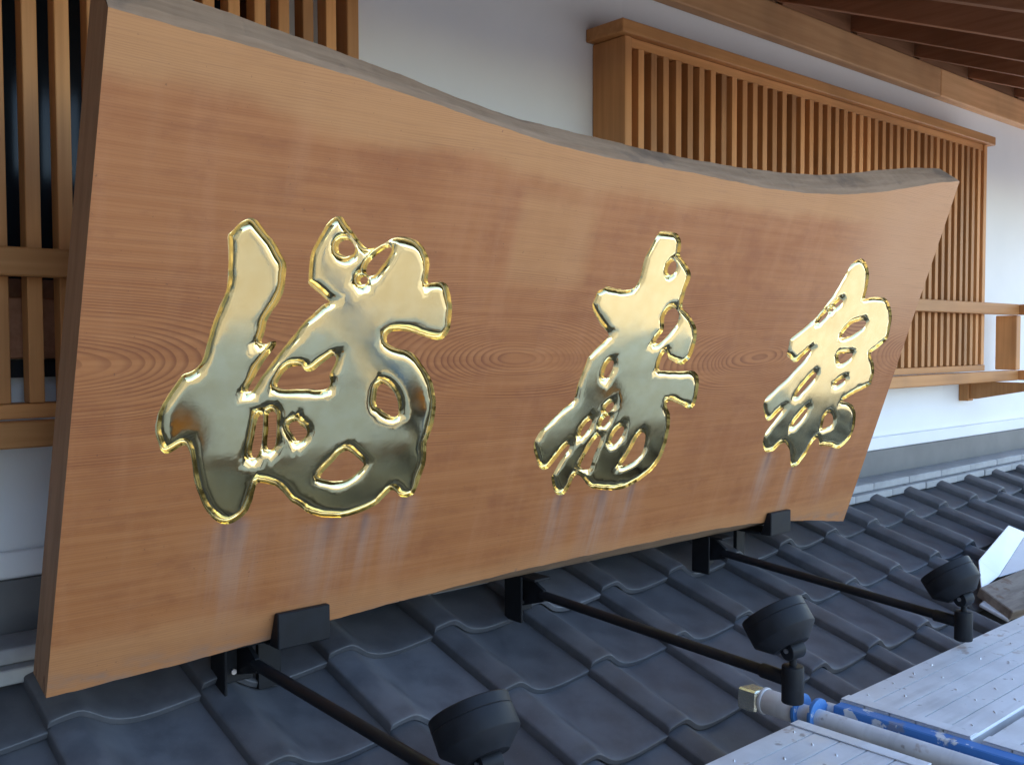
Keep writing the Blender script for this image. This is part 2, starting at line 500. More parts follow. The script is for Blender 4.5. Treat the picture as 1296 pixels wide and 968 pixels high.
# ------------------------------------------------------------------ tiled pent roof under the sign
AL = R(20.306); W, L = 0.265, 0.2337
P0 = np.array([0.4721, 1.7007, -0.6398])
DN = np.array([0, -math.cos(AL), -math.sin(AL)])      # down the slope
UP = np.array([0, -math.sin(AL), math.cos(AL)])       # out of the slope
roof = empty('tiled_roof', (2.0, 1.7, -0.7), 'dark grey pantile roof sloping down below the sign board', 'roof')
prof = [(-0.0045, -0.004), (-0.0040, 0.0185), (-0.002, 0.0215), (0.002, 0.0232), (0.015, 0.0268), (0.030, 0.0298), (0.043, 0.0310), (0.052, 0.0290), (0.062, 0.0235), (0.074, 0.0150),
        (0.086, 0.0065), (0.098, -0.0005), (0.112, -0.0065), (0.130, -0.0110), (0.152, -0.0130), (0.178, -0.0120), (0.205, -0.0085), (0.235, -0.0035), (0.258, 0.0), (0.266, 0.0005)]
def tile_mesh(LEN):
    bm = bmesh.new()
    T = 0.0165; RISE = 0.019
    ss = [(0.0, -0.0046), (0.0012, -0.0029), (0.004, -0.0020), (0.010, -0.0011), (0.018, -0.0004), (0.030, 0.0), (0.07, 0.0), (0.12, 0.0), (LEN, 0.0)]
    top = []; bot = []
    for s, dz in ss:
        off = dz - RISE*max(s, 0)/L
        top.append([bm.verts.new((x, s, h+off)) for x, h in prof])
        bot.append([bm.verts.new((x + (0.003 if k == 0 else 0), s+0.002, h+off-dz-T)) for k, (x, h) in enumerate(prof)])
    n = len(prof)
    for a in range(len(ss)-1):
        for k in range(n-1):
            bm.faces.new([top[a][k], top[a][k+1], top[a+1][k+1], top[a+1][k]])
            bm.faces.new([bot[a][k], bot[a+1][k], bot[a+1][k+1], bot[a][k+1]])
        bm.faces.new([top[a][0], top[a+1][0], bot[a+1][0], bot[a][0]])
        bm.faces.new([top[a][n-1], bot[a][n-1], bot[a+1][n-1], top[a+1][n-1]])
    for k in range(n-1):
        bm.faces.new([top[0][k], bot[0][k], bot[0][k+1], top[0][k+1]])
        bm.faces.new([top[-1][k], top[-1][k+1], bot[-1][k+1], bot[-1][k]])
    # left flank hangs down over the neighbour
    bmesh.ops.recalc_face_normals(bm, faces=bm.faces[:])
    me = bm_mesh(bm, 'roof_tile')
    for p in me.polygons: p.use_smooth = True
    me.set_sharp_from_angle(angle=R(36))
    me.materials.append(M_TILE)
    return me
TM = tile_mesh(L+0.03); TM1 = tile_mesh(0.172)        # the top course is cut short under the ridge tiles
MR = Matrix(((1, 0, 0), tuple(-DN), tuple(UP))).transposed().to_4x4()
for j in range(1, 7):
    for i in range(-5, 24):
        q = P0 + np.array([i*W, 0, 0]) + DN*((j-1)*L)
        o = bpy.data.objects.new('roof_tile', TM1 if j == 1 else TM)
        COL.objects.link(o); o.parent = roof
        jit = Matrix.Rotation(R(random.gauss(0, 0.35)), 4, 'Y') @ Matrix.Rotation(R(random.gauss(0, 0.25)), 4, 'Z') @ Matrix.Rotation(R(random.gauss(0, 0.18)), 4, 'X')
        o.matrix_local = Matrix.Translation(Vector(q) - roof.location + Vector((0, 0, random.gauss(0, 0.0006)))) @ MR @ jit
# roof deck below the tiles
bm = bmesh.new()
dk = []
for s, h in ((-1.45*L, -0.055), (6.2*L, -0.055), (6.2*L, -0.12), (-1.45*L, -0.12)):
    dk.append(P0 + DN*s + UP*h)
for x in (-1.0, 6.6):
    for d in dk: bm.verts.new((x-2.0, d[1]-1.7, d[2]+0.7))
bm.verts.ensure_lookup_table()
v = bm.verts
for f in ((0, 1, 2, 3), (7, 6, 5, 4), (0, 4, 5, 1), (1, 5, 6, 2), (2, 6, 7, 3), (3, 7, 4, 0)): bm.faces.new([v[k] for k in f])
link('roof_deck', bm_mesh(bm, 'roof_deck'), M_OLD, roof)
# two courses of flat ridge tiles against the wall, on a mortar bed
box('mortar_bed', (-1.0, 1.870, -0.64), (6.6, 1.93, -0.594), M_MORTAR, roof)
x = 3.279 - 0.2745*16
while x < 6.5:
    j = random.gauss(0, 0.0012)
    box('ridge_tile', (x+0.0012, 1.832+j, -0.5925), (x+0.2733, 1.962, -0.5655), M_NOSHI, roof, 0.0025)
    x += 0.2745
x = 3.462 - 0.2765*16
while x < 6.5:
    j = random.gauss(0, 0.0012)
    box('ridge_tile', (x+0.0012, 1.860+j, -0.5645), (x+0.2753, 1.964, -0.5365), M_NOSHI, roof, 0.0025)
    x += 0.2765

# ------------------------------------------------------------------ eaves: wall beam, rafters, sheathing
eave = empty('eaves', (3, 1.95, 1.1), 'wooden eaves with long wall beam and sloping brown rafters', 'eaves')
bm_seams = [-4.0, 0.35, 4.166, 6.4]
for a, b in zip(bm_seams, bm_seams[1:]):
    box('wall_beam', (a+0.001, 1.954, 1.047), (b-0.001, 1.998, 1.166), M_BEAM, eave, 0.006, 2)
SB = R(21.6)
EAVE_Y = 0.90
def slope_box(name, x0, x1, ya, yb, h0, h1, mat, parent, bev=0.0):
    """box that follows the rafter slope; h measured square to the rafter underside"""
    zb = lambda y: 1.172 - math.tan(SB)*(1.954-y)
    nx = Vector((0, -math.sin(SB), math.cos(SB)))
    bm = bmesh.new()
    A = Vector(((x0+x1)/2, ya, zb(ya))); B = Vector(((x0+x1)/2, yb, zb(yb)))
    Lh = (B-A).length/2
    b2 = box_bm((-(x1-x0)/2, -Lh, h0), ((x1-x0)/2, Lh, h1), bev)
    bm.free()
    d = (A-B).normalized()
    mt = Matrix((Vector((1, 0, 0)), d, Vector((1, 0, 0)).cross(d))).transposed().to_4x4()
    b2.transform(mt)
    o = link(name, bm_mesh(b2, name), mat, parent)
    o.location = (A+B)/2 - wparent(parent)
    return o
k = -14
while k < 5:
    xc = 4.476 + 0.5*k
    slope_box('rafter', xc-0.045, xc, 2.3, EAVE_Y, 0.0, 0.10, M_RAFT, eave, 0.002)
    k += 1
for k in range(-14, 4):
    xc = 4.476 + 0.5*k
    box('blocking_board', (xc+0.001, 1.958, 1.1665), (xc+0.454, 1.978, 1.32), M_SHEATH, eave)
yy = 2.5
while yy > EAVE_Y:
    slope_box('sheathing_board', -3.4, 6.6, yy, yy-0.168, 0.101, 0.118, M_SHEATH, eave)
    yy -= 0.17
slope_box('roof_covering', -3.6, 6.7, 5.6, EAVE_Y-0.08, 0.125, 0.20, M_TILE, eave)

# ------------------------------------------------------------------ lattice screens and windows
YF = 1.872
def lattice(x0, x1, label):
    t = empty('lattice_screen', ((x0+x1)/2, 1.93, -0.13), label, 'lattice', 'wooden lattice screens over the windows')
    zt, zb = 0.862, -0.105
    cap = box('cap_rail', (x0-0.028, 1.855, 0.8635), (x1+0.045, YW-0.001, 0.9005), M_HINX, t, 0.0025)
    box('head_rail', (x0+0.031, YF+0.006, 0.835), (x1-0.031, YF+0.045, 0.862), M_HINX, t, 0.0015)
    box('side_panel', (x0, YF, zb), (x0+0.030, YW-0.001, zt), M_HIN, t, 0.002)
    box('side_panel', (x1-0.030, YF, zb), (x1, YW-0.001, zt), M_HIN, t, 0.002)
    box('foot_rail', (x0, YF-0.004, -0.132), (x1, YF+0.055, -0.106), M_HINX, t, 0.0015)
    n = int(round((x1-x0)/0.0565))
    p = (x1-x0-0.030)/n
    bmx = box_bm((-0.0128, -0.019, -(0.834+0.105)/2), (0.0128, 0.019, (0.834+0.105)/2), 0.0015)
    me = bm_mesh(bmx, 'slat'); me.materials.append(M_HIN)
    for k in range(1, n):
        o = bpy.data.objects.new('slat', me); COL.objects.link(o); o.parent = t
        o.location = Vector((x0+0.015+p*k+random.gauss(0, 0.0006), YF+0.0205+random.gauss(0, 0.0006), (0.834-0.105)/2)) - t.location
    return t
lattice(2.071, 4.440, 'slatted wooden lattice screen with cap at right behind the sign board')
lattice(-1.174, 1.195, 'slatted wooden lattice screen at left, mostly hidden by the sign board')

def window(x0, x1, label):
    t = empty('window', ((x0+x1)/2, YW+0.06, WZ0), label, 'window', 'windows behind the lattice')
    box('pane', (x0, YW+0.08, WZ0), (x1, YW+0.086, WZ1), M_GLASS, t)
    fr = 0.04
    box('frame', (x0+0.001, YW+0.03, WZ0+0.001), (x1-0.001, YW+0.078, WZ0+fr), M_RAFT, t)
    box('frame', (x0+0.001, YW+0.03, WZ1-fr), (x1-0.001, YW+0.078, WZ1-0.001), M_RAFT, t)
    for xx in (x0+0.001, (x0+x1)/2-fr/2, x1-fr-0.001):
        box('frame', (xx, YW+0.032, WZ0+fr+0.001), (xx+fr, YW+0.076, WZ1-fr-0.001), M_RAFT, t)
    box('sill', (x0-0.05, YW-0.055, -0.027), (x1+0.05, YW-0.001, 0.086), M_RAFT, t, 0.003)
    box('under_sill_shadow', (x0-0.05, YW-0.03, -0.062), (x1+0.05, YW-0.001, -0.029), M_BLACK, t)  # black strip stands in for the shadow line below the sill
window(*WIN[0], 'dark glazed window behind the left lattice screen')
window(*WIN[1], 'dark glazed window behind the right lattice screen')

bal = empty('balustrade', (1.7, 1.85, -0.18), 'low wooden balustrade of two long rails in front of the lattice', 'balustrade')
XE = 4.725
box('handrail', (-1.8, 1.836, 0.1185), (XE, 1.868, 0.1685), M_HINX, bal, 0.003)
box('bottom_rail', (-1.8, 1.836, -0.1815), (XE, 1.868, -0.1345), M_HINX, bal, 0.003)
box('corner_post', (XE-0.004, 1.845, -0.134), (XE+0.042, 1.940, 0.118), M_HIN, bal, 0.003)
box('return_rail', (XE+0.001, 1.30, 0.1195), (XE+0.045, 1.8405, 0.1675), M_HIN, bal, 0.003)
box('return_rail', (XE+0.001, 1.30, -0.1805), (XE+0.045, 1.8405, -0.1355), M_HIN, bal, 0.003)
box('return_post', (XE+0.001, 1.255, -0.1805), (XE+0.045, 1.299, 0.30), M_HIN, bal, 0.003)
for bx in (-1.3, 1.3, 4.492):
    box('wall_cleat', (bx-0.013, 1.956, -0.272), (bx+0.040, YW-0.001, -0.183), M_HIN, bal, 0.002)
    prism('bracket_arm', [(1.955, -0.183), (1.955, -0.262), (1.93, -0.262), (1.62, -0.200), (1.62, -0.183)], 0, bx, bx+0.032, M_HIN, bal, 0.002)

# ------------------------------------------------------------------ the sign board
ftop = [(0, 1.027), (0.174, 1.018), (0.339, 1.007), (0.536, 0.988), (0.70, 0.969), (0.794, 0.960), (0.90, 0.955), (1.01, 0.954), (1.261, 0.953), (1.43, 0.949), (1.563, 0.951), (1.68, 0.957), (1.799, 0.967), (1.91, 0.982), (2.018, 0.999), (2.12, 1.020), (2.211, 1.038), (2.29, 1.052), (2.362, 1.061)]
btop = [(0, 1.068), (0.132, 1.060), (0.36, 1.037), (0.49, 1.022), (0.718, 0.992), (0.959, 0.984), (1.175, 0.978), (1.45, 0.980), (1.768, 0.998), (1.956, 1.027), (2.1, 1.052), (2.25, 1.073), (2.362, 1.083)]
fbot = [(0, 0.0), (0.175, 0.006), (0.345, 0.015), (0.519, 0.031), (0.762, 0.044), (0.953, 0.052), (1.228, 0.055), (1.585, 0.055), (1.80, 0.048), (1.95, 0.037), (2.10, 0.020), (2.23, 0.002), (2.362, -0.019)]
bbot = [(0, 0.0), (0.35, -0.004), (0.6, -0.011), (0.9, -0.013), (1.7, -0.016), (2.0, -0.018), (2.362, -0.021)]
def cr(tab, u):                   # smooth interpolation through a table
    xs_ = [p[0] for p in tab]; ys_ = [p[1] for p in tab]
    k = max(0, min(len(tab)-2, int(np.searchsorted(xs_, u)-1)))
    m = []
    for q in (k, k+1):
        a = max(0, q-1); b = min(len(tab)-1, q+1)
        m.append((ys_[b]-ys_[a])/(xs_[b]-xs_[a]))
    h = xs_[k+1]-xs_[k]; t = (u-xs_[k])/h
    return (2*t**3-3*t**2+1)*ys_[k] + (t**3-2*t**2+t)*h*m[0] + (-2*t**3+3*t**2)*ys_[k+1] + (t**3-t**2)*h*m[1]

def chaikin(p, n=1):
    for _ in range(n):
        q = []
        for a, b in zip(p, p[1:]+p[:1]):
            q += [(0.78*a[0]+0.22*b[0], 0.78*a[1]+0.22*b[1]), (0.22*a[0]+0.78*b[0], 0.22*a[1]+0.78*b[1])]
        p = q
    return p
def resample(p, d):
    out = []
    for a, b in zip(p, p[1:]+p[:1]):
        l = math.hypot(b[0]-a[0], b[1]-a[1]); n = max(1, int(round(l/d)))
        for k in range(n): out.append((a[0]+(b[0]-a[0])*k/n, a[1]+(b[1]-a[1])*k/n))
    return out
CR = {'A': (180, 260, .22727), 'B': (180, 460, .22727), 'C': (370, 260, .22727), 'D': (370, 460, .22727), 'K': (0, 300, .35630),
      'E': (670, 280, .18593), 'F': (670, 450, .19625), 'G': (950, 320, .1466), 'H': (950, 450, .15498)}
def loop(*parts):
    """outline measured on details of the photograph, put on the board's face in metres"""
    p = []
    for k, pts in parts:
        x0, y0, s = CR[k]
        p += [bp(x0+x*s, y0+y*s) for x, y in pts]
    return chaikin(p, 1)

CHARS = []
CHARS.append((
 loop(('A', [(610,65),(645,85),(690,150),(745,215),(785,290),(803,330),(797,400),(790,470),(765,535),(725,585),(695,640),(683,710),(660,762),(690,772),(720,757),(748,757),(738,790),(692,848),(652,908)]),
      ('B', [(620,88),(592,135),(590,158),(615,150),(650,95),(690,40)]),
      ('A', [(745,845),(790,790),(850,720)]),
      ('C', [(60,655),(120,600),(175,552),(208,540),(185,525),(140,480),(88,440),(92,400),(95,320),(105,265),(130,215),(165,150),(205,85),(250,58),(275,60),(310,110),(350,165),(395,225),(420,245),(460,240),(520,205),(570,178),(620,172),(700,195),(735,240),(765,310),(757,380),(752,438),(790,430),(830,425),(862,435),(880,490),(890,560),(885,640),(875,700),(840,745),(800,748),(740,735),(680,710),(620,697),(560,700),(528,720),(522,755),(540,778),(590,800),(650,808),(690,840),(735,900)]),
      ('D', [(775,88),(790,150),(800,200),(795,280),(785,340),(765,400),(745,440),(748,520),(735,580),(710,640),(690,700),(675,730),(640,745),(600,742),(580,715),(555,700),(520,735),(470,785),(410,815),(330,845),(260,857),(170,857),(90,835),(40,795)]),
      ('B', [(830,770),(790,720),(755,685),(700,670),(640,658),(628,700),(615,760),(590,820),(560,850),(500,890),(450,895),(400,870),(350,810),(320,750),(300,690),(285,640),(283,590),(275,545),(265,490),(247,452),(215,458),(185,480),(150,500),(120,500),(100,480),(88,440),(72,390),(72,340),(85,280),(110,230),(140,180),(170,140),(200,95),(225,60)]),
      ('A', [(280,925),(320,890),(345,840),(355,790),(375,710),(400,640),(430,560),(465,490),(478,420),(480,360),(480,290),(478,230),(472,165),(500,145),(530,110),(570,78)])),
 [loop(('C', [(255,225),(275,200),(305,190),(340,210),(352,240),(345,270),(310,285),(280,280),(258,265)])),
  loop(('C', [(410,365),(420,330),(450,290),(490,260),(530,235),(555,235),(555,255),(530,300),(490,350),(465,385),(440,392),(415,385)])),
  loop(('C', [(375,420),(385,400),(405,395),(420,405),(422,425),(405,442),(385,440)])),
  loop(('K', [(980,530),(1000,490),(1030,460),(1070,455),(1085,478),(1110,478),(1150,445),(1185,418),(1195,425),(1190,450),(1175,480),(1170,495),(1175,520),(1165,540),(1130,545),(1110,538),(1060,540),(1010,542)])),
  loop(('B', [(610,520),(612,470),(625,400),(640,320),(655,285),(675,290),(672,340),(672,400),(665,450),(650,500),(630,530)])),
  loop(('B', [(700,480),(695,440),(705,370),(700,310),(705,275),(730,265),(748,280),(750,340),(748,400),(745,450),(725,480)])),
  loop(('B', [(815,345),(835,325),(865,320),(880,345),(905,355),(920,375),(915,400),(885,430),(860,430),(845,400),(822,370)])),
  loop(('D', [(465,240),(468,170),(475,130),(500,110),(530,120),(560,150),(580,190),(592,240),(590,290),(560,300),(520,275),(490,250)])),
  loop(('D', [(150,635),(175,600),(225,550),(260,505),(300,482),(330,495),(370,530),(405,560),(380,590),(340,625),(300,650),(240,655),(190,648)]))],
 'large gilded brush character at the near left end'))
CHARS.append((
 loop(('E', [(905,65),(960,72),(1010,85),(1035,140),(1030,190),(1022,235),(1050,270),(1085,315),(1102,360),(1090,410),(1065,460),(1055,510),(1040,560),(1040,600),(1075,620),(1110,670),(1140,730),(1140,790),(1125,850),(1105,910),(1080,950)]),
      ('F', [(1030,20),(990,62),(940,45),(895,22)]),
      ('E', [(943,915),(935,890),(915,895),(903,920)]),
      ('F', [(846,30),(838,60),(833,97),(900,98),(1000,100),(1060,95),(1085,120),(1095,170),(1085,240),(1075,300),(1045,350),(1000,330),(950,305),(910,290),(885,300),(885,330),(905,370),(910,420),(900,490),(885,560),(862,630),(830,690),(790,740),(730,790),(660,835),(600,860),(520,868),(450,860),(400,858),(370,830),(340,785),(310,765),(290,775),(270,820),(245,870),(215,900),(180,898),(160,870),(145,820),(140,785),(150,762),(168,735),(190,695),(225,645),(257,600),(262,572),(240,582),(213,612),(175,662),(130,720),(90,740),(60,715),(45,670),(28,610),(30,560),(50,520),(75,480),(120,440),(180,380),(230,330),(285,295),(300,250),(310,190),(330,140),(350,90),(370,40)]),
      ('E', [(395,930),(430,890),(480,840),(530,800),(545,770),(500,720),(460,660),(430,600),(428,560),(450,520),(460,480),(500,460),(530,440),(570,455),(640,470),(710,462),(740,420),(760,360),(770,300),(785,250),(820,190),(855,120),(880,80)])),
 [loop(('E', [(940,350),(945,310),(965,280),(990,270),(1002,290),(1000,330),(980,360),(955,370)])),
  loop(('E', [(920,650),(940,610),(975,590),(1005,600),(1020,640),(1010,690),(985,730),(940,780),(900,820),(870,835),(855,825),(875,790),(910,750),(918,720),(915,680)])),
  loop(('F', [(478,140),(485,100),(500,60),(525,30),(545,35),(540,80),(520,125),(500,150)])),
  loop(('F', [(490,350),(500,325),(525,305),(545,300),(545,325),(525,355),(505,370)])),
  loop(('F', [(460,450),(470,420),(495,390),(520,385),(520,410),(500,440),(475,462)])),
  loop(('F', [(328,510),(340,470),(370,430),(400,405),(405,430),(385,470),(355,510),(335,525)])),
  loop(('F', [(325,715),(350,660),(390,590),(430,530),(458,510),(460,540),(435,600),(410,660),(395,720),(375,738),(345,730)])),
  loop(('F', [(525,555),(540,515),(570,475),(605,450),(612,475),(595,520),(565,560),(540,575)])),
  loop(('F', [(590,705),(630,650),(670,580),(700,520),(730,490),(750,510),(745,560),(735,610),(705,660),(660,690),(610,712)]))],
 'gilded brush character in the middle of the board'))
CHARS.append((
 loop(('G', [(945,50),(975,55),(1000,90),(1020,150),(1025,210),(1010,290),(995,360),(985,400),(1040,385),(1110,380),(1165,390),(1195,430),(1215,500),(1220,570),(1205,650),(1190,720),(1175,755),(1130,790),(1080,830),(1035,860),(1040,900)]),
      ('H', [(1003,55),(1010,90),(1010,140),(990,200),(985,240),(930,265),(860,300),(790,340),(745,370),(790,380),(835,405),(858,460),(858,520),(850,580),(830,640),(800,690),(760,730),(715,760),(690,755),(640,740),(590,735),(560,742),(562,705),(548,668),(520,685),(490,730),(460,790),(420,850),(380,900),(335,912),(325,880),(325,820),(320,770),(300,735),(275,705),(230,730),(190,775),(150,788),(115,780),(100,730),(100,690),(115,640),(150,590),(205,520),(255,458),(272,428),(250,435),(205,480),(165,525),(135,535),(118,500),(105,440),(103,390),(130,340),(180,300),(240,240),(310,180),(370,110),(430,50)]),
      ('G', [(497,887),(527,842),(516,828),(490,850),(440,900),(400,940),(370,945),(345,915),(312,890),(318,850),(330,800),(340,745),(390,705),(460,650),(520,600),(560,568),(600,515),(640,470),(670,430),(720,360),(770,280),(820,190),(860,110),(900,70)])),
 [loop(('G', [(585,605),(600,575),(630,535),(658,505),(672,515),(662,545),(630,575),(600,608)])),
  loop(('G', [(725,465),(740,435),(775,405),(795,405),(795,430),(765,455),(735,475)])),
  loop(('G', [(690,505),(698,485),(712,478),(718,492),(706,510)])),
  loop(('G', [(785,725),(800,690),(840,640),(880,605),(930,590),(980,580),(1000,600),(985,640),(940,670),(890,705),(840,725),(800,735)])),
  loop(('G', [(755,880),(790,870),(840,865),(885,868),(875,900),(840,930),(800,955),(765,960)])),
  loop(('H', [(370,335),(385,300),(430,240),(490,170),(530,135),(540,155),(520,195),(470,250),(420,305),(385,340)])),
  loop(('H', [(690,240),(705,215),(740,190),(775,180),(778,200),(745,225),(710,245)])),
  loop(('H', [(340,575),(360,540),(410,475),(455,425),(470,430),(455,470),(420,520),(380,560),(350,582)])),
  loop(('H', [(580,600),(590,560),(600,510),(620,475),(645,465),(670,490),(675,530),(665,565),(630,585)]))],
 'gilded brush character at the far right end'))

def inside(pts, poly):
    x = pts[:, 0]; y = pts[:, 1]; r = np.zeros(len(pts), bool)
    for (x1, y1), (x2, y2) in zip(poly, poly[1:]+poly[:1]):
        c = ((y1 > y) != (y2 > y))
        if y1 != y2:
            r ^= c & (x < (x2-x1)*(y-y1)/(y2-y1)+x1)
    return r
def seg_dist(pts, loops):
    d = np.full(len(pts), 9.0)
    for lp in loops:
        a = np.array(lp); b = np.roll(a, -1, 0); ab = b-a; l2 = (ab**2).sum(1)+1e-12
        for c0 in range(0, len(pts), 2000):
            p = pts[c0:c0+2000]
            ap = p[:, None]-a[None]
            t = np.clip((ap*ab[None]).sum(2)/l2[None], 0, 1)
            q = ap-ab[None]*t[..., None]
            d[c0:c0+2000] = np.minimum(d[c0:c0+2000], np.sqrt((q**2).sum(2)).min(1))
    return d
def wig(p, amp, seed):             # hand-cut edge: slight irregular wander
    out = []
    n = len(p)
    rs = np.random.RandomState(seed)
    ph = rs.rand(12)*6.28
    s = 0
    for k in range(n):
        a = p[k-1]; b = p[(k+1) % n]
        tx, ty = b[0]-a[0], b[1]-a[1]; l = math.hypot(tx, ty)+1e-9
        s += math.hypot(p[k][0]-a[0], p[k][1]-a[1])
        w = 0.5*math.sin(s/0.011+ph[0])+0.35*math.sin(s/0.0063+ph[1])+0.3*math.sin(s/0.0031+ph[2])+0.5*math.sin(s/0.027+ph[3])
        out.append((p[k][0]-ty/l*w*amp, p[k][1]+tx/l*w*amp))
    return out

def hgt(d):
    """carved relief: the gilded wall drops from the wood, then the stroke swells back to a flat face"""
    xs_ = [0, 0.0012, 0.003, 0.0042, 0.006, 0.0085, 0.011, 0.0135, 0.017, 0.021, 9]
    ys_ = [0, -0.0055, -0.0096, -0.0104, -0.0084, -0.0045, -0.0016, -0.0003, 0.0003, 0.0005, 0.0005]
    return np.interp(d, xs_, ys_)

T_B = 0.070
sign = empty('sign_board', FB, 'long leaning live-edge wooden sign board with three gilded carved characters', 'sign')
sign.matrix_world = Matrix((( 1, 0, 0), tuple(BV), tuple(BN))).transposed().to_4x4()
sign.matrix_world.translation = Vector(FB)
SM = Matrix(((1, 0, 0), tuple(BV), tuple(BN))).transposed().to_4x4()
SM.translation = Vector(FB)
sign.matrix_basis = SM

us = np.linspace(0, 2.362, 160)
rs = np.random.RandomState(3)
def fine(u, s, a): return a*(math.sin(u*37+s)+0.7*math.sin(u*83+2*s)+0.5*math.sin(u*171+3*s))
def smooth(tab):                  # one calm sweep through the measured edge
    y_ = np.array([cr(tab, u) for u in us]); k_ = np.exp(-np.linspace(-2, 2, 17)**2/2); k_ /= k_.sum()
    p_ = np.concatenate([2*y_[0]-y_[8:0:-1], y_, 2*y_[-1]-y_[-2:-10:-1]])
    return np.convolve(p_, k_, 'valid')
topF = [(u, v+fine(u, 1, 0.0005)) for u, v in zip(us, smooth(ftop))]
topB = [(u, v+fine(u, 2, 0.0005)) for u, v in zip(us, smooth(btop))]
botF = [(u, cr(fbot, u)+fine(u, 3, 0.0006)) for u in us]
botB = [(u, cr(bbot, u)) for u in us]
frontloop = botF + [(2.3635, v) for v in np.linspace(-0.019, 1.061, 12)[1:-1]] + topF[::-1] + [(0, v) for v in np.linspace(1.027, 0, 12)[1:-1]]
LOOPS = []
for ci, (o_, hs, lab) in enumerate(CHARS):
    lo_ = [wig(resample(o_, 0.0032), 0.0005, ci*20)] + [wig(resample(h, 0.0030), 0.0004, ci*20+1+k) for k, h in enumerate(hs)]
    LOOPS.append(lo_)
# front face with the characters cut out of it
V2 = []; E2 = []
def addloop(lp):
    s = len(V2)
    V2.extend(lp); n = len(lp)
    E2.extend([(s+k, s+(k+1) % n) for k in range(n)])
addloop(frontloop)
for ls in LOOPS:
    for lp in ls: addloop(lp)
r_ = delaunay_2d_cdt([Vector(p) for p in V2], E2, [], 0, 1e-7)
vv = np.array([tuple(p) for p in r_[0]]); ff = np.array([tuple(f) for f in r_[2]])
cen = vv[ff].mean(1)
keep = inside(cen, frontloop)
for ls in LOOPS:
    ins = inside(cen, ls[0])
    for h in ls[1:]: ins &= ~inside(cen, h)
    keep &= ~ins
verts = [(p[0], p[1], 0.0) for p in vv]
faces = []
for f in ff[keep]:
    a, b, c = vv[f]
    faces.append(tuple(int(q) for q in (f if (b[0]-a[0])*(c[1]-a[1])-(b[1]-a[1])*(c[0]-a[0]) > 0 else f[::-1])))
mids = [0]*len(faces)
def strip(A, B, mat):             # two rows of 3d points
    s = len(verts); n = len(A)
    verts.extend(A); verts.extend(B)
    for k in range(n-1):
        faces.append((s+k, s+k+1, s+n+k+1, s+n+k)); mids.append(mat)
F3 = lambda l, z=0.0: [(p[0], p[1], z) for p in l]
midT = [(f[0], f[1]+(b[1]-f[1])*0.32+fine(f[0], 5, 0.0006)) for f, b in zip(topF, topB)]
strip(F3(topF), F3(midT, -0.016), 1)
strip(F3(midT, -0.016), F3(topB, -T_B), 1)
strip(F3(botF)[::-1], F3(botB, -T_B)[::-1], 1)
LE = [(0, v) for v in np.linspace(1.027, 0, 12)]; LB = [(0, v) for v in np.linspace(1.068, 0, 12)]
strip(F3(LE), F3(LB, -T_B), 2)
RE = [(2.3635, v) for v in np.linspace(-0.019, 1.061, 12)]; RB = [(2.3635, v) for v in np.linspace(-0.021, 1.083, 12)]
strip(F3(RE), F3(RB, -T_B), 2)
strip(F3(topB, -T_B), F3(botB, -T_B), 2)
me = bpy.data.meshes.new('plank')
me.from_pydata(verts, [], faces)
for m in (M_BOARD, M_WANE, M_END): me.materials.append(m)
me.polygons.foreach_set('material_index', mids)
bm = bmesh.new(); bm.from_mesh(me)
bmesh.ops.remove_doubles(bm, verts=bm.verts[:], dist=1e-5)
bmesh.ops.dissolve_degenerate(bm, edges=bm.edges[:], dist=1e-6)
bm.to_mesh(me); bm.free()
pl = link('plank', me, None, sign)

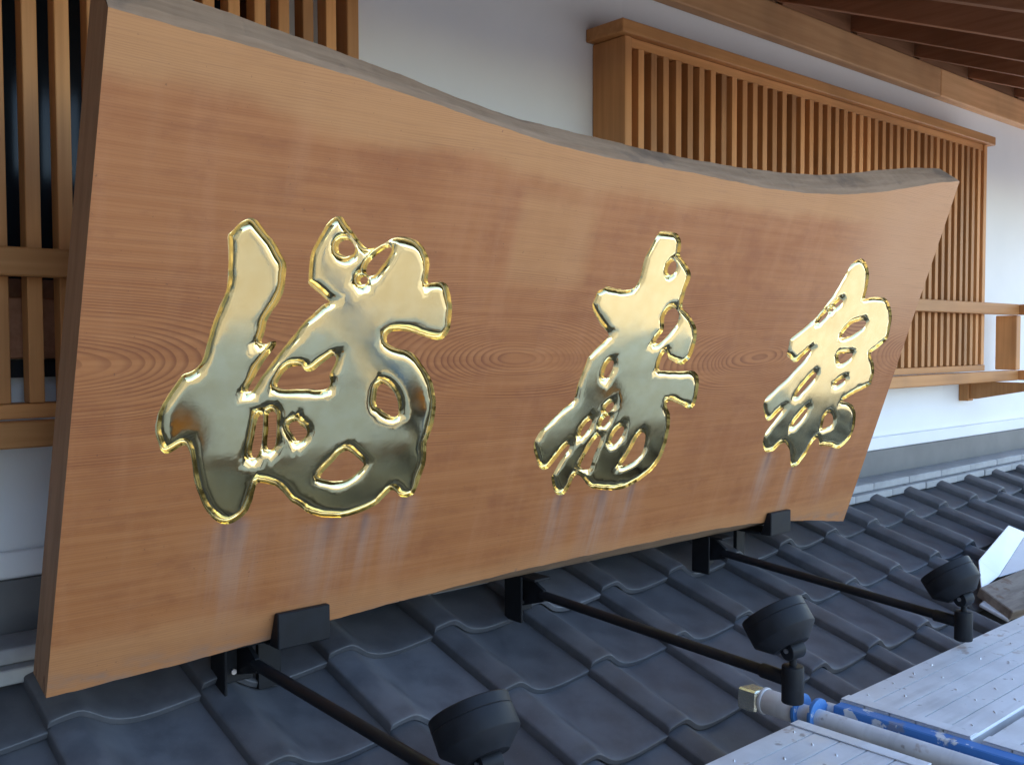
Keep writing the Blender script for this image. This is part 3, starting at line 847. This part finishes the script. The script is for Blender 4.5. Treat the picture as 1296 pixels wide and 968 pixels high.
rng = np.random.RandomState(5)
for ci, ls in enumerate(LOOPS):
    allp = np.array(ls[0])
    lo = allp.min(0); hi = allp.max(0)
    cand = []
    for lp in ls:                                   # rows of points that run beside the outline
        a = np.array(lp); t = np.roll(a, -1, 0)-np.roll(a, 1, 0); t /= (np.linalg.norm(t, axis=1)[:, None]+1e-9)
        nrm = np.stack([-t[:, 1], t[:, 0]], 1)
        for d in (0.0014, 0.003, 0.0046, 0.007, 0.0100, 0.0135, 0.017, 0.021):
            st = 1 if d < 0.008 else 2
            for sg in (1, -1):
                cand.append((a+nrm*sg*d)[::st])
    tgt = np.concatenate([np.full(len(c), dd) for c, dd in zip(cand, [d for lp in ls for d in (0.0014, 0.003, 0.0046, 0.007, 0.0100, 0.0135, 0.017, 0.021) for sg in (1, -1)])])
    cand = np.concatenate(cand)
    g = 0.0075
    gx, gy = np.meshgrid(np.arange(lo[0], hi[0], g), np.arange(lo[1], hi[1], g))
    gp = np.stack([gx.ravel(), gy.ravel()], 1) + rng.uniform(-0.0012, 0.0012, (gx.size, 2))
    pts = np.concatenate([cand, gp]); tgt = np.concatenate([tgt, np.full(len(gp), 0.024)])
    ins = inside(pts, ls[0])
    for h in ls[1:]: ins &= ~inside(pts, h)
    pts = pts[ins]; tgt = tgt[ins]
    d = seg_dist(pts, ls)
    ok = d > tgt*0.93
    pts = pts[ok]
    V2 = []; E2 = []
    for lp in ls: addloop(lp)
    nb = len(V2)
    V2.extend([tuple(p) for p in pts])
    r_ = delaunay_2d_cdt([Vector(p) for p in V2], E2, [], 0, 1e-6)
    vv = np.array([tuple(p) for p in r_[0]]); ff = np.array([tuple(f) for f in r_[2]])
    cen = vv[ff].mean(1)
    keep = inside(cen, ls[0])
    for h in ls[1:]: keep &= ~inside(cen, h)
    dd = seg_dist(vv, ls)
    fac = np.ones(len(vv))
    for q in range(10):                              # uneven bevel width, as the chisel left it
        an = rng.uniform(0, 6.28); kk = rng.uniform(60, 210)
        fac += 0.035*np.sin(kk*(vv[:, 0]*math.cos(an)+vv[:, 1]*math.sin(an))+rng.uniform(0, 6.28))
    z = hgt(dd*np.where(dd > 0.0035, np.clip(fac, 0.72, 1.35), 1.0))
    sw = np.zeros(len(vv))
    for q in range(14):                              # the leaf follows a slightly uneven, hand-worked surface
        kx, ky = rng.uniform(-1, 1, 2)*rng.choice([22, 40, 75]); sw += math.sin(1)*np.sin(vv[:, 0]*kx+vv[:, 1]*ky+rng.uniform(0, 6.28))/math.hypot(kx, ky)*0.0017
    z = z + np.clip(dd/0.02, 0, 1)*sw
    faces = []
    for f in ff[keep]:
        a, b, c = vv[f]
        faces.append(tuple(int(q) for q in (f if (b[0]-a[0])*(c[1]-a[1])-(b[1]-a[1])*(c[0]-a[0]) > 0 else f[::-1])))
    me = bpy.data.meshes.new('carved_character')
    me.from_pydata([(p[0], p[1], zz) for p, zz in zip(vv, z)], [], faces)
    bm = bmesh.new(); bm.from_mesh(me)
    bmesh.ops.delete(bm, geom=[v for v in bm.verts if not v.link_faces], context='VERTS')
    bm.to_mesh(me); bm.free()
    oc = link('carved_character', me, M_GOLD, sign, smooth=True)
    oc['label'] = CHARS[ci][2]

# ------------------------------------------------------------------ black steel clips that hold the board's lower edge
def clip(x0, x1, label):
    t = empty('board_clip', ((x0+x1)/2, 1.62, -0.56), label, 'clip', 'black clips under the sign board')
    yb = lambda z: FB[1] - (z-FB[2])*math.tan(TH) - 0.0015
    prism('front_lip', [(1.563, -0.546), (1.563, -0.4815), (yb(-0.4815), -0.4815), (yb(-0.546), -0.546)], 0, x0, x1, M_BLACK, t, 0.002)
    box('seat', (x0+0.001, 1.602, -0.5465), (x1-0.001, 1.715, -0.5405), M_BLACK, t, 0.001)
    box('stem', (x0+0.03, 1.70, -0.66), (x1-0.03, 1.712, -0.547), M_BLACK, t)
clip(0.8172, 0.9232, 'black steel clip gripping the lower board edge near the first character')
clip(2.340, 2.4385, 'black steel clip gripping the lower board edge below the far character')

# ------------------------------------------------------------------ three spotlights on long arms
def spot(xb, A, B, sock, aim, label):
    """bracket foot at xb on the tiles, arm from A to B, socket at the end, head aimed back up at the board"""
    t = empty('spotlight', (xb, 1.69, -0.64), label, 'spotlight', 'black spotlights reaching out below the sign board')
    A = Vector(A); B = Vector(B)
    box('bracket_plate', (xb-0.002, 1.684, -0.628), (A.x+0.028, 1.690, -0.547), M_BLACK, t, 0.0015)
    box('bracket_flange', (xb-0.008, 1.660, -0.648), (xb-0.0025, 1.720, -0.5405), M_BLACK, t, 0.0015)
    box('bracket_shelf', (xb-0.002, 1.62, -0.5465), (A.x+0.028, 1.715, -0.5405), M_BLACK, t, 0.0015)
    prism('gusset', [(1.6835, -0.548), (1.6835, -0.615), (A.y+0.01, A.z-0.014), (A.y+0.01, A.z+0.012), (A.y+0.05, -0.548)], 0, A.x-0.005, A.x+0.005, M_BLACK, t, 0.001)
    tube('bolt', (xb+0.018, 1.6838, -0.606), (xb+0.018, 1.676, -0.606), 0.0055, M_BOLT, t, n=6)
    d = (B-A).normalized()
    tube('arm', A+Vector((0, 0.02, 0)), Vector(sock)+Vector((0, 0.010, 0.006)), 0.0105, M_BLACK, t, n=24)
    tube('collar', B-d*0.035, Vector(sock)+Vector((0, 0.012, 0.0055)), 0.0135, M_BLACK, t, n=24, bev=0.001)
    s = Vector(sock)
    tube('socket', s+Vector((0, 0, -0.034)), s+Vector((0, 0, 0.032)), 0.0195, M_BLACK, t, n=32, bev=0.002)
    kn = s+Vector((0, 0.0, 0.061))
    tube('stem', s+Vector((0, 0, 0.032)), kn+Vector((0, 0, -0.010)), 0.0065, M_BLACK, t, n=16)
    yk = tube('knuckle', kn+Vector((-0.016, 0.003, -0.001)), kn+Vector((0.016, -0.003, 0.001)), 0.0165, M_BLACK, t, n=28, bev=0.0015)
    bo = tube('bolt', kn+Vector((-0.0185, 0.003, 0)), kn+Vector((-0.0155, 0.003, 0)), 0.0045, M_BOLT, t, n=10)
    a = Vector(aim).normalized()
    base = kn + a*0.006
    head = empty('lamp_head', base - t.location)
    head.parent = t
    lathe('shade', [(0.0, 0.0), (0.034, 0.0), (0.0355, 0.001), (0.0588, 0.0225), (0.0598, 0.0245), (0.0598, 0.0525), (0.0590, 0.0535), (0.0598, 0.0545), (0.0598, 0.069), (0.0588, 0.0705), (0.054, 0.0705), (0.054, 0.062), (0.0, 0.062)], a, base, M_BLACK, head, 48)
    lathe('lens', [(0.0, 0.0685), (0.020, 0.068), (0.040, 0.067), (0.041, 0.0645), (0.0, 0.0645)], a, base, M_LENS, head, 40)
    return t
aim = (0.05, 0.57, 0.72)
spot(0.768, (0.80, 1.600, -0.580), (0.830, 1.030, -0.622), (0.831, 0.998, -0.628), aim, 'black spotlight on arm nearest the camera, cut by the bottom of the picture')
spot(1.492, (1.512, 1.600, -0.578), (1.502, 0.985, -0.600), (1.500, 0.955, -0.606), aim, 'black spotlight on arm in the middle, above the scaffold pipe end')
spot(2.193, (2.212, 1.610, -0.585), (2.202, 0.995, -0.634), (2.200, 0.963, -0.640), aim, 'black spotlight on the farthest arm, beside the white folded sheet')

# ------------------------------------------------------------------ scaffold deck and tube
ZP = -0.69
def deck(x0, x1, y0, y1, label):
    t = empty('scaffold_plank', ((x0+x1)/2, (y0+y1)/2, ZP-0.04), label, 'plank', 'steel scaffold planks')
    w = y1-y0
    # one pressed steel sheet with long ribs and down-turned flanges
    n = 4
    ys = [y0, y0]; zs = [ZP-0.042, ZP-0.003]
    ys += [y0+0.003]; zs += [ZP]
    for k in range(1, n+1):
        c = y0+w*k/(n+1)
        ys += [c-0.0016, c-0.0010, c+0.0010, c+0.0016]; zs += [ZP, ZP-0.006, ZP-0.006, ZP]
    ys += [y1-0.003, y1, y1]; zs += [ZP, ZP-0.003, ZP-0.042]
    bm = bmesh.new()
    c = t.location
    prof_ = list(zip(ys, zs)) + [(y1-0.002, ZP-0.042), (y1-0.002, ZP-0.012), (y0+0.002, ZP-0.012), (y0+0.002, ZP-0.042)]
    A = [bm.verts.new((x0-c.x, y-c.y, z-c.z)) for y, z in prof_]
    B = [bm.verts.new((x1-c.x, y-c.y, z-c.z)) for y, z in prof_]
    for k in range(len(A)): bm.faces.new([A[k-1], A[k], B[k], B[k-1]])
    bm.faces.new(A); bm.faces.new(B[::-1])
    bmesh.ops.recalc_face_normals(bm, faces=bm.faces[:])
    link('deck_sheet', bm_mesh(bm, 'deck_sheet'), M_GALV, t)
    # raised grip burrs in staggered rows
    bm = bmesh.new()
    for k in range(n+1):
        yc = y0+w*(k+0.5)/(n+1)
        xx = x0+0.06+0.05*(k % 2)
        while xx < x1-0.03:
            if random.random() < 0.72:
                a_ = R(random.gauss(35, 12)); l_ = random.uniform(0.004, 0.009)
                q = bmesh.ops.create_cone(bm, cap_ends=True, segments=8, radius1=1.0, radius2=0.55, depth=0.0022)
                for v_ in q['verts']:
                    ux, uy = v_.co.x*l_, v_.co.y*0.0022
                    v_.co = Vector((xx-c.x+ux*math.cos(a_)-uy*math.sin(a_), yc-c.y+ux*math.sin(a_)+uy*math.cos(a_), ZP-c.z+0.0009+v_.co.z))
            xx += random.gauss(0.085, 0.008)
    g = link('grip_burrs', bm_mesh(bm, 'grip_burrs'), M_GALV, t, smooth=True, angle=R(40)); g['kind'] = 'stuff'
    for xx, s in ((x0, 1), (x1, -1)):
        box('end_strip', (min(xx, xx+s*0.028), y0+0.002, ZP+0.0005), (max(xx, xx+s*0.028), y1-0.002, ZP+0.0030), M_GALV, t, 0.0008)
    return t
deck(1.700, 3.50, 0.727, 0.978, 'grey steel scaffold plank under the farthest spotlight, beyond the blue bar')
deck(1.700, 3.50, 0.455, 0.711, 'grey steel scaffold plank at the lower right corner, outer row')
deck(-0.26, 1.545, 0.722, 0.973, 'grey steel scaffold plank at the bottom edge, on the near side of the pipe')
deck(-0.26, 1.545, 0.450, 0.706, 'grey steel scaffold plank on the near side of the pipe, outer row')

led = empty('scaffold_tube', (1.62, 0.8, ZP-0.04), 'galvanised scaffold tube with blue collars running out below the planks', 'scaffold tube')
PX, PZ = 1.643, -0.715
tube('pipe', (PX, -0.6, PZ), (PX, 1.04, PZ), 0.0168, M_GALV, led, n=32)
tube('pipe_sleeve', (PX, 1.035, PZ), (PX, 1.108, PZ), 0.0240, M_GALV, led, n=32, bev=0.002)
tube('sleeve_lip', (PX, 1.104, PZ), (PX, 1.112, PZ), 0.0262, M_GALV, led, n=32, bev=0.002)
tube('collar', (PX+0.004, 1.026, PZ+0.002), (PX+0.004, 1.034, PZ+0.002), 0.033, M_BLUE, led, n=18, bev=0.001)
tube('collar', (PX+0.004, 0.990, PZ+0.002), (PX+0.004, 0.998, PZ+0.002), 0.033, M_BLUE, led, n=18, bev=0.001)
tube('hook_pin', (PX+0.040, 0.975, PZ+0.008), (PX+0.040, 0.998, PZ+0.008), 0.011, M_GALV, led, n=14, bev=0.002)
prism('crimped_end', [(PX-0.026, PZ-0.022), (PX+0.022, PZ-0.020), (PX+0.026, PZ+0.016), (PX-0.024, PZ+0.022)], 1, 1.113, 1.158, M_TAPE, led, 0.004)
box('blue_bar', (1.668, -0.4, -0.7225), (1.6975, 0.974, -0.6925), M_BLUE, led, 0.002)

# ------------------------------------------------------------------ things left on the roof at the right
def slab(name, quad, th, mat, parent=None):
    """thin solid sheet from four corner points"""
    q = [Vector(p) for p in quad]
    n = (q[1]-q[0]).cross(q[3]-q[0]).normalized()
    c = sum(q, Vector())/4
    bm = bmesh.new()
    A = [bm.verts.new(p-c) for p in q]; B = [bm.verts.new(p-c-n*th) for p in q]
    bm.faces.new(A); bm.faces.new(B[::-1])
    for k in range(4): bm.faces.new([A[k], B[k], B[(k+1) % 4], A[(k+1) % 4]])
    bmesh.ops.recalc_face_normals(bm, faces=bm.faces[:])
    bmesh.ops.bevel(bm, geom=bm.edges[:], offset=min(0.003, th*0.3), segments=1, affect='EDGES')
    o = link(name, bm_mesh(bm, name), mat, parent)
    o.location = c - (wparent(parent) if parent is not None else Vector())
    return o
def onroof(x, y, h):              # a measured place on the tiles, h metres above them
    d = ray(x, y)
    return Vector(d*(((P0+UP*h)@UP)/(d@UP)))
wp = empty('folded_sheet', (3.35, 1.35, -0.74), 'white folded sheet lying on the tiles behind the farthest spotlight', 'sheet')
K = lambda x, y, h: onroof(1150+x*.1653, 640+y*.1653, h)
# left panel and right panel meet along a valley fold
fa, fb_ = K(690, 540, .028), K(905, 205, .028)
slab('panel', [fa, fb_, K(765, 148, .055), K(540, 412, .055)], 0.004, M_WHITE, wp)
slab('panel', [fa, K(1100, 420, .055), K(1300, 60, .055), fb_], 0.004, M_WHITE, wp)
slab('panel', [K(560, 640, .04), fa + Vector((0.0, 0, 0.001)), K(540, 412, .0565), K(538, 430, .056)], 0.004, M_WHITE, wp)
tim = slab('timber_offcut', [K(545, 622, .045), K(800, 810, .045), K(1200, 700, .045), K(880, 478, .045)], 0.032, M_OLD)
tag(tim, 'weathered timber offcut lying beside the scaffold plank at the right edge', 'timber')
ch = slab('steel_channel', [K(545, 745, .018), K(770, 868, .018), K(800, 845, .018), K(580, 715, .018)], 0.012, M_GALV)
tag(ch, 'short bright steel channel under the weathered timber offcut', 'channel')
